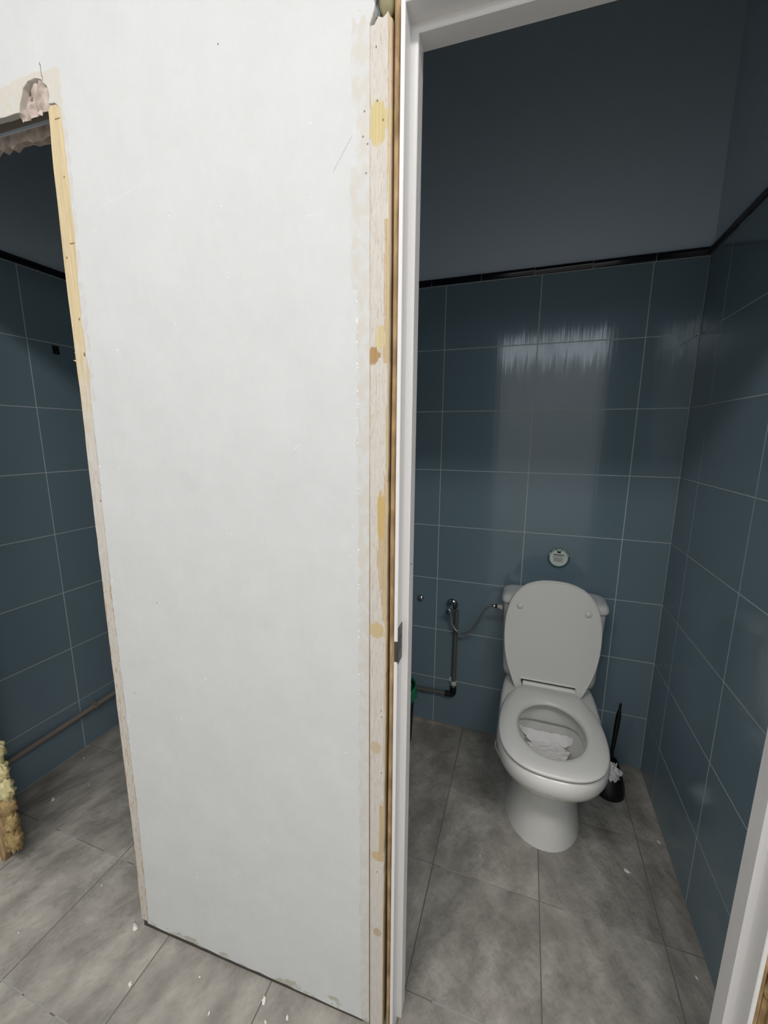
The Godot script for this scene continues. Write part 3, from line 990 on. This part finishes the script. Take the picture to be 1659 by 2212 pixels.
	# hinge barrel of the seat, between the ears of the lid
	b = MB.new()
	tube_into(b, [Vector3(-0.095, 0.4185, 0.203), Vector3(-0.093, 0.4185, 0.203), Vector3(0.093, 0.4185, 0.203), Vector3(0.095, 0.4185, 0.203)], [0.009, 0.0115, 0.0115, 0.009], 18)
	inst("hinge_barrel", b.done(), M.seat_plastic, t)
	# raised lid
	var lh := [Vector2(0.0, 0.030), Vector2(0.05, 0.030), Vector2(0.094, 0.030), Vector2(0.0975, 0.030), Vector2(0.098, 0.026), Vector2(0.098, 0.0), Vector2(0.099, -0.014), Vector2(0.105, -0.021), Vector2(0.113, -0.020), Vector2(0.122, -0.006), Vector2(0.138, 0.033), Vector2(0.158, 0.09), Vector2(0.1705, 0.155), Vector2(0.1745, 0.225), Vector2(0.170, 0.295), Vector2(0.151, 0.362), Vector2(0.112, 0.410), Vector2(0.058, 0.433), Vector2(0.0, 0.438)]
	var lo := PackedVector2Array()
	for p in lh:
		lo.append(p)
	for k in range(lh.size() - 2, 0, -1):
		lo.append(Vector2(-lh[k].x, lh[k].y))
	lo = smooth_closed(lo, 1)
	var lidm := inst("lid", dish_mesh(lo), M.seat_plastic, t)
	lidm.transform = Transform3D(Basis(Vector3.RIGHT, -0.075), Vector3(-0.004, 0.410, 0.212))
	for sx in [-1.0, 1.0]:
		var bf := inst("buffer", lathe_mesh([Vector2(0.0115, 0.0), Vector2(0.0115, 0.003), Vector2(0.0085, 0.0065), Vector2(0.0, 0.0075)], Vector3.ZERO, Vector3.BACK, 18), M.seat_plastic, lidm)
		bf.position = Vector3(sx * 0.120, 0.326, 0.0065)
		inst("hinge", lathe_mesh([Vector2(0.0, -0.011), Vector2(0.010, -0.010), Vector2(0.0105, 0.010), Vector2(0.0, 0.011)], Vector3(sx * 0.109, 0.410, 0.205), Vector3.RIGHT, 16), M.seat_plastic, t)
		inst("hinge", lathe_mesh([Vector2(0.012, 0.0), Vector2(0.009, 0.014), Vector2(0.0, 0.015)], Vector3(sx * 0.075, 0.400, 0.212), Vector3.UP, 16), M.seat_plastic, t)

func smooth_closed(p: PackedVector2Array, times: int) -> PackedVector2Array:
	for k in times:
		var q := PackedVector2Array()
		for i in p.size():
			var a := p[i]
			var b := p[(i + 1) % p.size()]
			q.append(a.lerp(b, 0.25))
			q.append(a.lerp(b, 0.75))
		p = q
	return p

func ray_out(poly: PackedVector2Array, c: Vector2, d: Vector2) -> float:
	var best := 0.0
	for i in poly.size():
		var hit = Geometry2D.segment_intersects_segment(c, c + d, poly[i], poly[(i + 1) % poly.size()])
		if hit != null:
			best = maxf(best, c.distance_to(hit))
	return best

# lid plate: rounded edge, slightly dished on the side that faces the room (+z)
func dish_mesh(outline: PackedVector2Array) -> ArrayMesh:
	var b := MB.new()
	if Geometry2D.is_polygon_clockwise(outline):
		outline.reverse()
	var off := func(d: float) -> Array:
		var r := []
		for i in outline.size():
			var p := outline[i]
			var d1 := (p - outline[i - 1]).normalized()
			var d2 := (outline[(i + 1) % outline.size()] - p).normalized()
			r.append(p + (Vector2(-d1.y, d1.x) + Vector2(-d2.y, d2.x)).normalized() * d)
		return r
	var rows := []
	for q in [[0.004, -0.007], [0.001, -0.005], [0.0, -0.001], [0.001, 0.0055], [0.003, 0.0075], [0.0055, 0.0065], [0.0075, 0.0052]]:
		var ring := []
		for p in off.call(q[0]):
			ring.append(Vector3(p.x, p.y, q[1]))
		rows.append(ring)
	b.grid(rows, true)
	for end in [[0.0075, 0.0052, false], [0.004, -0.007, true]]:
		var flat := PackedVector2Array(off.call(end[0]))
		var ti := Geometry2D.triangulate_polygon(flat)
		for k in range(0, ti.size(), 3):
			var a := flat[ti[k]]
			var c := flat[ti[k + 1]]
			var e := flat[ti[k + 2]]
			var ccw := (c - a).cross(e - a) > 0.0
			if ccw != (not end[2]):
				var s := c
				c = e
				e = s
			b.tri(Vector3(a.x, a.y, end[1]), Vector3(c.x, c.y, end[1]), Vector3(e.x, e.y, end[1]))
	return b.done()

func build_paper():
	# a torn sheet of tissue lying down the front of the bowl into the water
	var t := thing("toilet_tissue", "torn white tissue floating in the toilet bowl", "tissue", Vector3(TX, 0.0, 0.0))
	var nz := FastNoiseLite.new()
	nz.seed = 8
	nz.frequency = 14.0
	nz.fractal_octaves = 3
	var outline := PackedVector2Array([Vector2(-0.108, 0.272), Vector2(-0.081, 0.276), Vector2(-0.04, 0.272), Vector2(0.001, 0.274), Vector2(0.05, 0.270), Vector2(0.108, 0.270), Vector2(0.090, 0.290), Vector2(0.064, 0.306), Vector2(0.062, 0.313), Vector2(0.080, 0.328), Vector2(0.076, 0.345), Vector2(0.055, 0.388), Vector2(-0.002, 0.402), Vector2(-0.041, 0.382), Vector2(-0.055, 0.345), Vector2(-0.066, 0.322), Vector2(-0.050, 0.312), Vector2(-0.080, 0.290)])
	var b := MB.new()
	var n := 44
	var pts := {}
	for i in n:
		for j in n:
			var x := -0.112 + 0.224 * i / (n - 1)
			var z := 0.264 + 0.142 * j / (n - 1)
			pts[Vector2i(i, j)] = Vector3(x, tissue_y(x, z, nz), z)
	for i in n - 1:
		for j in n - 1:
			var q := [pts[Vector2i(i, j)], pts[Vector2i(i, j + 1)], pts[Vector2i(i + 1, j + 1)], pts[Vector2i(i + 1, j)]]
			var mid: Vector3 = (q[0] + q[2]) * 0.5
			if Geometry2D.is_point_in_polygon(Vector2(mid.x, mid.z), outline):
				b.quad(q[0], q[1], q[2], q[3])
				var dn := Vector3(0, -0.0012, 0)
				b.quad(q[3] + dn, q[2] + dn, q[1] + dn, q[0] + dn)
	inst("sheet", b.done(), M.tissue, t)

func tissue_y(x: float, z: float, nz: FastNoiseLite) -> float:
	# afloat, climbing the back of the bowl, creased
	var lift := clampf((0.312 - z) / 0.036, 0.0, 1.0)
	return 0.246 + 0.026 * lift * lift + 0.012 * absf(nz.get_noise_2d(x * 0.9, z * 1.1)) + 0.003 * absf(nz.get_noise_2d(x * 2.2 + 9.0, z * 1.6))

# ==================================================================== brush
func build_brush():
	var at := Vector3(-0.147, 0, 0.165)
	var h := thing("brush_holder", "black plastic brush holder on the floor beside the toilet", "brush holder", at)
	var b := MB.new()
	var rows := []
	var sec := [[0.0, 0.052, 0.058], [0.004, 0.056, 0.062], [0.03, 0.055, 0.060], [0.06, 0.048, 0.050], [0.09, 0.038, 0.036], [0.115, 0.028, 0.026], [0.128, 0.022, 0.022]]
	for q in sec:
		var ring := []
		for j in 32:
			var a := -TAU * j / 32
			ring.append(Vector3(cos(a) * q[1], q[0], sin(a) * q[2] - q[0] * 0.12))
		rows.append(ring)
	# hollow: in and down again
	for q in [[0.126, 0.019, 0.019], [0.09, 0.034, 0.032], [0.05, 0.044, 0.046], [0.008, 0.048, 0.054]]:
		var ring2 := []
		for j in 32:
			var a2 := -TAU * j / 32
			ring2.append(Vector3(cos(a2) * q[1], q[0], sin(a2) * q[2] - q[0] * 0.12))
		rows.append(ring2)
	b.grid(rows, true)
	b.fan(rows[0], true)
	b.fan(rows[-1])
	inst("cup", b.done(), M.black_plastic, h)
	var t := thing("toilet_brush", "slim black toilet brush handle standing in its holder", "brush", at)
	inst("handle", tube_mesh([Vector3(0.0, 0.10, -0.004), Vector3(-0.001, 0.17, -0.008), Vector3(0.003, 0.23, -0.012), Vector3(0.006, 0.27, -0.016), Vector3(0.009, 0.32, -0.020), Vector3(0.010, 0.335, -0.021), Vector3(0.011, 0.345, -0.022), Vector3(0.012, 0.366, -0.024), Vector3(0.0125, 0.370, -0.0245)], [0.0055, 0.0068, 0.0082, 0.0095, 0.0092, 0.0075, 0.0050, 0.0046, 0.0034], 12), M.black_plastic, t)
	inst("head", lathe_mesh([Vector2(0.0, 0.02), Vector2(0.015, 0.022), Vector2(0.016, 0.08), Vector2(0.006, 0.10), Vector2(0.0, 0.10)], Vector3(0, 0, -0.004), Vector3.UP, 14), M.black_plastic, t)
	# crumpled white paper stuck on the front of the holder
	var p := thing("paper_scrap", "crumpled white paper stuck in the mouth of the brush holder", "paper", at + Vector3(0.004, 0.098, 0.018))
	var cr := inst("crumple", blob_mesh(Vector3(0.027, 0.026, 0.018), 61, 0.6, 1.9, 14), M.tissue, p)
	cr.rotation = Vector3(-0.4, 0.3, -0.3)
	var cr2 := inst("crumple", blob_mesh(Vector3(0.012, 0.016, 0.010), 66, 0.8, 2.2, 10), M.tissue, p)
	cr2.position = Vector3(-0.010, 0.024, 0.0)

# ==================================================================== plumbing
func bezier(p: Array, n := 24) -> Array:
	var c := Curve3D.new()
	for i in p.size():
		var a: Vector3 = p[maxi(i - 1, 0)]
		var d: Vector3 = p[mini(i + 1, p.size() - 1)]
		var tan := (d - a) / 6.0
		c.add_point(p[i], -tan, tan)
	var out := []
	for i in n + 1:
		out.append(c.sample_baked(c.get_baked_length() * i / n, true))
	return out

func build_plumbing():
	# angle valve
	var at := Vector3(-0.820, 0.620, 0.0)
	var v := thing("angle_valve", "chrome angle valve on the tiles left of the cistern", "valve", at)
	inst("escutcheon", lathe_mesh([Vector2(0.027, 0.0), Vector2(0.0275, 0.003), Vector2(0.022, 0.009), Vector2(0.013, 0.013), Vector2(0.012, 0.020)], Vector3.ZERO, Vector3.BACK, 26), M.chrome, v)
	inst("body", tube_mesh([Vector3(0, 0, 0.01), Vector3(0, 0, 0.055)], [0.011, 0.011], 16), M.chrome, v)
	inst("outlet", tube_mesh([Vector3(0, 0, 0.040), Vector3(0.002, -0.022, 0.040), Vector3(0.002, -0.040, 0.040)], [0.009, 0.008, 0.0075], 14), M.chrome, v)
	inst("handle", lathe_mesh([Vector2(0.0, 0.0), Vector2(0.010, 0.001), Vector2(0.015, 0.004), Vector2(0.0155, 0.018), Vector2(0.012, 0.022), Vector2(0.0, 0.023)], Vector3(-0.002, -0.001, 0.054), Vector3(-0.1, -0.25, 1.0), 12), M.chrome, v)
	# flexible hose
	var hs := thing("flexible_hose", "braided flexible hose looping from valve to cistern", "hose", at)
	var path := bezier([Vector3(0.002, -0.040, 0.040), Vector3(0.008, -0.075, 0.040), Vector3(0.030, -0.105, 0.045), Vector3(0.062, -0.110, 0.055), Vector3(0.098, -0.083, 0.068), Vector3(0.128, -0.030, 0.082), Vector3(0.152, 0.030, 0.094), Vector3(0.178, 0.058, 0.10), Vector3(0.196, 0.061, 0.10)], 40)
	inst("braid", tube_mesh(path, 0.0050, 12), M.braid, hs)
	inst("nut", lathe_mesh([Vector2(0.0, 0.0), Vector2(0.0062, 0.0), Vector2(0.0062, 0.014), Vector2(0.0, 0.014)], Vector3(0.183, 0.061, 0.10), Vector3.RIGHT, 12), M.chrome, hs)
	inst("gasket", lathe_mesh([Vector2(0.0, 0.0), Vector2(0.0085, 0.0), Vector2(0.0085, 0.008), Vector2(0.0, 0.008)], Vector3(0.197, 0.061, 0.10), Vector3.RIGHT, 14), M.black_plastic, hs)
	inst("inlet_nut", lathe_mesh([Vector2(0.0, 0.0), Vector2(0.0085, 0.0), Vector2(0.0085, 0.012), Vector2(0.013, 0.013), Vector2(0.013, 0.021), Vector2(0.0, 0.021)], Vector3(0.205, 0.061, 0.10), Vector3.RIGHT, 14), M.white_plastic, hs)
	# surface pipe: down from the valve, elbow, away to the left
	var wp := thing("water_pipe", "grey surface-mounted water pipe with black elbow under the valve", "pipe", Vector3(-0.797, 0, 0))
	inst("riser", tube_mesh([Vector3(0.0, 0.190, 0.018), Vector3(0.001, 0.60, 0.018)], 0.0095, 16), M.pipe_grey, wp)
	inst("clip", lathe_mesh([Vector2(0.011, -0.010), Vector2(0.0135, -0.010), Vector2(0.0135, 0.010), Vector2(0.011, 0.010)], Vector3(0.0, 0.238, 0.018), Vector3.UP, 16), M.white_plastic, wp)
	inst("clip", box_mesh(Vector3(-0.022, 0.236, 0.0), Vector3(-0.012, 0.256, 0.012)), M.white_plastic, wp)
	inst("elbow", tube_mesh(bezier([Vector3(0, 0.214, 0.018), Vector3(0, 0.186, 0.018), Vector3(-0.010, 0.176, 0.018), Vector3(-0.038, 0.174, 0.018)], 12), 0.0135, 16), M.black_plastic, wp)
	inst("run", tube_mesh([Vector3(-0.036, 0.174, 0.018), Vector3(-0.18, 0.170, 0.018), Vector3(-0.326, 0.167, 0.018)], 0.0095, 16), M.pipe_grey, wp)
	# capped outlet
	inst_thing("outlet_cap", lathe_mesh([Vector2(0.014, 0.0), Vector2(0.014, 0.010), Vector2(0.011, 0.016), Vector2(0.0, 0.018)], Vector3.ZERO, Vector3.BACK, 20), M.chrome, Vector3(-0.967, 0.634, 0.0), "small round chrome cap on the tiles beside the door frame", "cap")
	# pipe along the wall of the left cubicle
	var lp := thing("water_pipe", "beige pipe running low along the left cubicle's tiled wall", "pipe", Vector3(-2.325, 0, 0))
	inst("run", tube_mesh([Vector3(0.015, 0.185, 0.02), Vector3(0.015, 0.178, 0.5), Vector3(0.015, 0.160, 1.04)], 0.011, 14), M.pipe_beige, lp)
	for z in [0.30, 0.645]:
		inst("clip", box_mesh(Vector3(0.0, 0.166, z - 0.006), Vector3(0.027, 0.192, z + 0.006)), M.pipe_beige, lp)

func inst_thing(called: String, mesh: Mesh, m: Material, at: Vector3, label: String, category: String, group := "") -> MeshInstance3D:
	var o := inst(called, mesh, m)
	o.position = at
	tag(o, label, category, group)
	return o

# ==================================================================== bin
func build_bin():
	var t := thing("waste_bin", "black waste bin with a green liner beside the wall pipe", "bin", Vector3(-1.035, 0, 0.17))
	inst("body", lathe_mesh([Vector2(0.0, 0.002), Vector2(0.074, 0.0), Vector2(0.077, 0.004), Vector2(0.087, 0.268), Vector2(0.084, 0.268), Vector2(0.074, 0.008), Vector2(0.0, 0.008)], Vector3.ZERO, Vector3.UP, 40), M.black_plastic, t)
	# liner: down inside, over the rim, with a wavy skirt outside
	var rows := []
	for q in [[0.076, 0.06, 0.0], [0.083, 0.25, 0.0], [0.0865, 0.276, 0.0], [0.0915, 0.277, 0.0], [0.0945, 0.262, 0.0015], [0.0935, 0.236, 0.003], [0.0930, 0.222, 0.004]]:
		var ring := []
		for j in 64:
			var a := -TAU * j / 64
			var wv: float = q[2] * (sin(a * 9.0) + 0.6 * sin(a * 17.0 + 1.0))
			var r: float = q[0] + absf(wv)
			ring.append(Vector3(cos(a) * r, q[1] + wv * 1.5, sin(a) * r))
		rows.append(ring)
	var b := MB.new()
	b.grid(rows, true, true)
	inst("liner", b.done(), M.bag_green, t)

# ==================================================================== small things
func sticker_texture() -> ImageTexture:
	var n := 320
	var im := Image.create(n, n, false, Image.FORMAT_RGB8)
	var r2 := RandomNumberGenerator.new()
	r2.seed = 4
	var teal := Color(0.28, 0.42, 0.42)
	var dark := Color(0.13, 0.25, 0.24)
	var face := Color(0.87, 0.90, 0.86)
	for y in n:
		for x in n:
			var p := Vector2(x - n / 2.0, y - n / 2.0) / (n / 2.0)
			var r := p.length()
			var c := teal
			if r < 0.80:
				c = face
			elif r < 0.84 or r > 0.95:
				c = dark
			else:
				# lettering round the upper half of the ring
				var a := atan2(p.y, p.x)
				if a < -0.25 and a > -2.9 and sin(a * 46.0) > -0.35 and sin(a * 11.0) > -0.85:
					c = Color(0.84, 0.88, 0.85)
			im.set_pixel(x, y, c)
	# dark blue mark under the top edge
	for y in range(44, 84):
		var k := (y - 44) / 40.0
		im.fill_rect(Rect2i(int(128 + 10 * k), y, int(64 - 20 * k), 1), Color(0.13, 0.14, 0.30))
	im.fill_rect(Rect2i(150, 44, 6, 14), face)
	im.fill_rect(Rect2i(166, 44, 6, 14), face)
	im.fill_rect(Rect2i(198, 46, 10, 4), Color(0.2, 0.2, 0.3))
	# lines of small print
	for row in [[78, 234, 100, 16, 0.16], [238, 248, 112, 5, 0.2], [92, 222, 124, 9, 0.22], [64, 252, 142, 4, 0.30], [92, 224, 156, 6, 0.38], [92, 216, 167, 6, 0.38], [92, 224, 178, 6, 0.38], [92, 206, 189, 6, 0.38], [92, 224, 200, 6, 0.38], [92, 222, 211, 6, 0.38]]:
		var x4: int = row[0]
		while x4 < row[1]:
			var wd := r2.randi_range(4, 9)
			im.fill_rect(Rect2i(x4, row[2], wd, row[3]), Color(row[4], row[4], row[4]))
			x4 += wd + r2.randi_range(1, 3)
	return ImageTexture.create_from_image(im)

func build_small_things():
	var s := thing("round_sticker", "round sticker with green rim and small print above the cistern", "sticker", Vector3(-0.3875, 0.8865, 0.0004))
	var m := std(Color(1, 1, 1), 0.45)
	m.albedo_texture = sticker_texture()
	var b := MB.new()
	var ring := []
	for j in 48:
		var a := TAU * j / 48
		ring.append(Vector3(cos(a), sin(a), 0.0) * 0.0435)
	for j in 48:
		var p: Vector3 = ring[j]
		var q: Vector3 = ring[(j + 1) % 48]
		var z := Vector3(0, 0, 0.0008)
		var k := 0.5 / 0.0435
		b.tri(z, p + z, q + z, Vector2(0.5, 0.5), Vector2(0.5 + p.x * k, 0.5 - p.y * k), Vector2(0.5 + q.x * k, 0.5 - q.y * k))
		b.quad(p, q, q + z, p + z)
	inst("print", b.done(), m, s)
	# small black plate on the left cubicle's wall
	var pl := thing("wall_plate", "tiny black rectangular plate on the left cubicle's tiles", "plate", Vector3(-2.325, 1.706, 0.601))
	inst("plate", slab_mesh(PackedVector2Array([Vector2(-0.0115, -0.0155), Vector2(0.0115, -0.0155), Vector2(0.0115, 0.0155), Vector2(-0.0115, 0.0155)]), 0.0, 0.004, 0.001), M.black_plastic, pl).rotation.y = PI / 2
	for y in [-0.008, 0.009]:
		inst("screw", lathe_mesh([Vector2(0.0022, 0.0), Vector2(0.0018, 0.001), Vector2(0.0, 0.0012)], Vector3(0.004, y, 0.0), Vector3.RIGHT, 8), M.steel, pl)
	# white cord loop beside the pan
	var c := thing("cord_loop", "thin white cord loop sticking out beside the toilet pan", "cord", Vector3(-0.555, 0.10, 0.24))
	inst("cord", tube_mesh(bezier([Vector3(0.022, 0.062, -0.01), Vector3(-0.005, 0.072, 0.0), Vector3(-0.024, 0.066, 0.0), Vector3(-0.030, 0.048, 0.004), Vector3(-0.022, 0.025, 0.008), Vector3(-0.006, 0.0, 0.012), Vector3(0.030, -0.02, 0.012)], 30), 0.0024, 8), M.white_plastic, c)

# ==================================================================== plaster chips on the floor
func build_debris():
	var cub := "white plaster chip on the left cubicle's floor"
	var gap := "white plaster chip on the floor by the plastered board"
	var wc := "white plaster chip on the toilet cubicle's floor"
	var spots := [[-2.169, 0.930, 0.013, "largest white plaster chip on the left cubicle's floor"], [-2.265, 0.746, 0.005, cub], [-2.106, 0.838, 0.004, cub], [-1.406, 1.231, 0.008, gap], [-1.067, 1.143, 0.009, gap], [-1.503, 1.135, 0.013, "white plaster chip at the foot of the timber strip"], [-1.178, 1.207, 0.005, gap], [-0.996, 1.151, 0.006, gap], [-0.145, 0.494, 0.011, "long white plaster chip on the floor in front of the toilet brush"], [-0.020, 0.348, 0.008, wc], [-0.034, 0.734, 0.005, wc], [-1.701, 1.086, 0.004, gap], [-1.80, 1.252, 0.004, gap], [-1.04, 1.175, 0.005, gap], [-1.25, 1.16, 0.004, gap], [-0.60, 0.60, 0.004, wc], [-1.51, 1.09, 0.005, gap]]
	var k := 0
	for s in spots:
		var r: float = s[2] * 0.88
		var o := inst("plaster_chip", blob_mesh(Vector3(r * 0.55, r * 0.28, r), 400 + k, 0.7, 1.6, 6), M.chip)
		o.position = Vector3(s[0], r * 0.24, s[1])
		o.rotation.y = rng.randf_range(0.3, 1.2)
		tag(o, s[3], "plaster chip", "loose plaster chips on the floor")
		k += 1
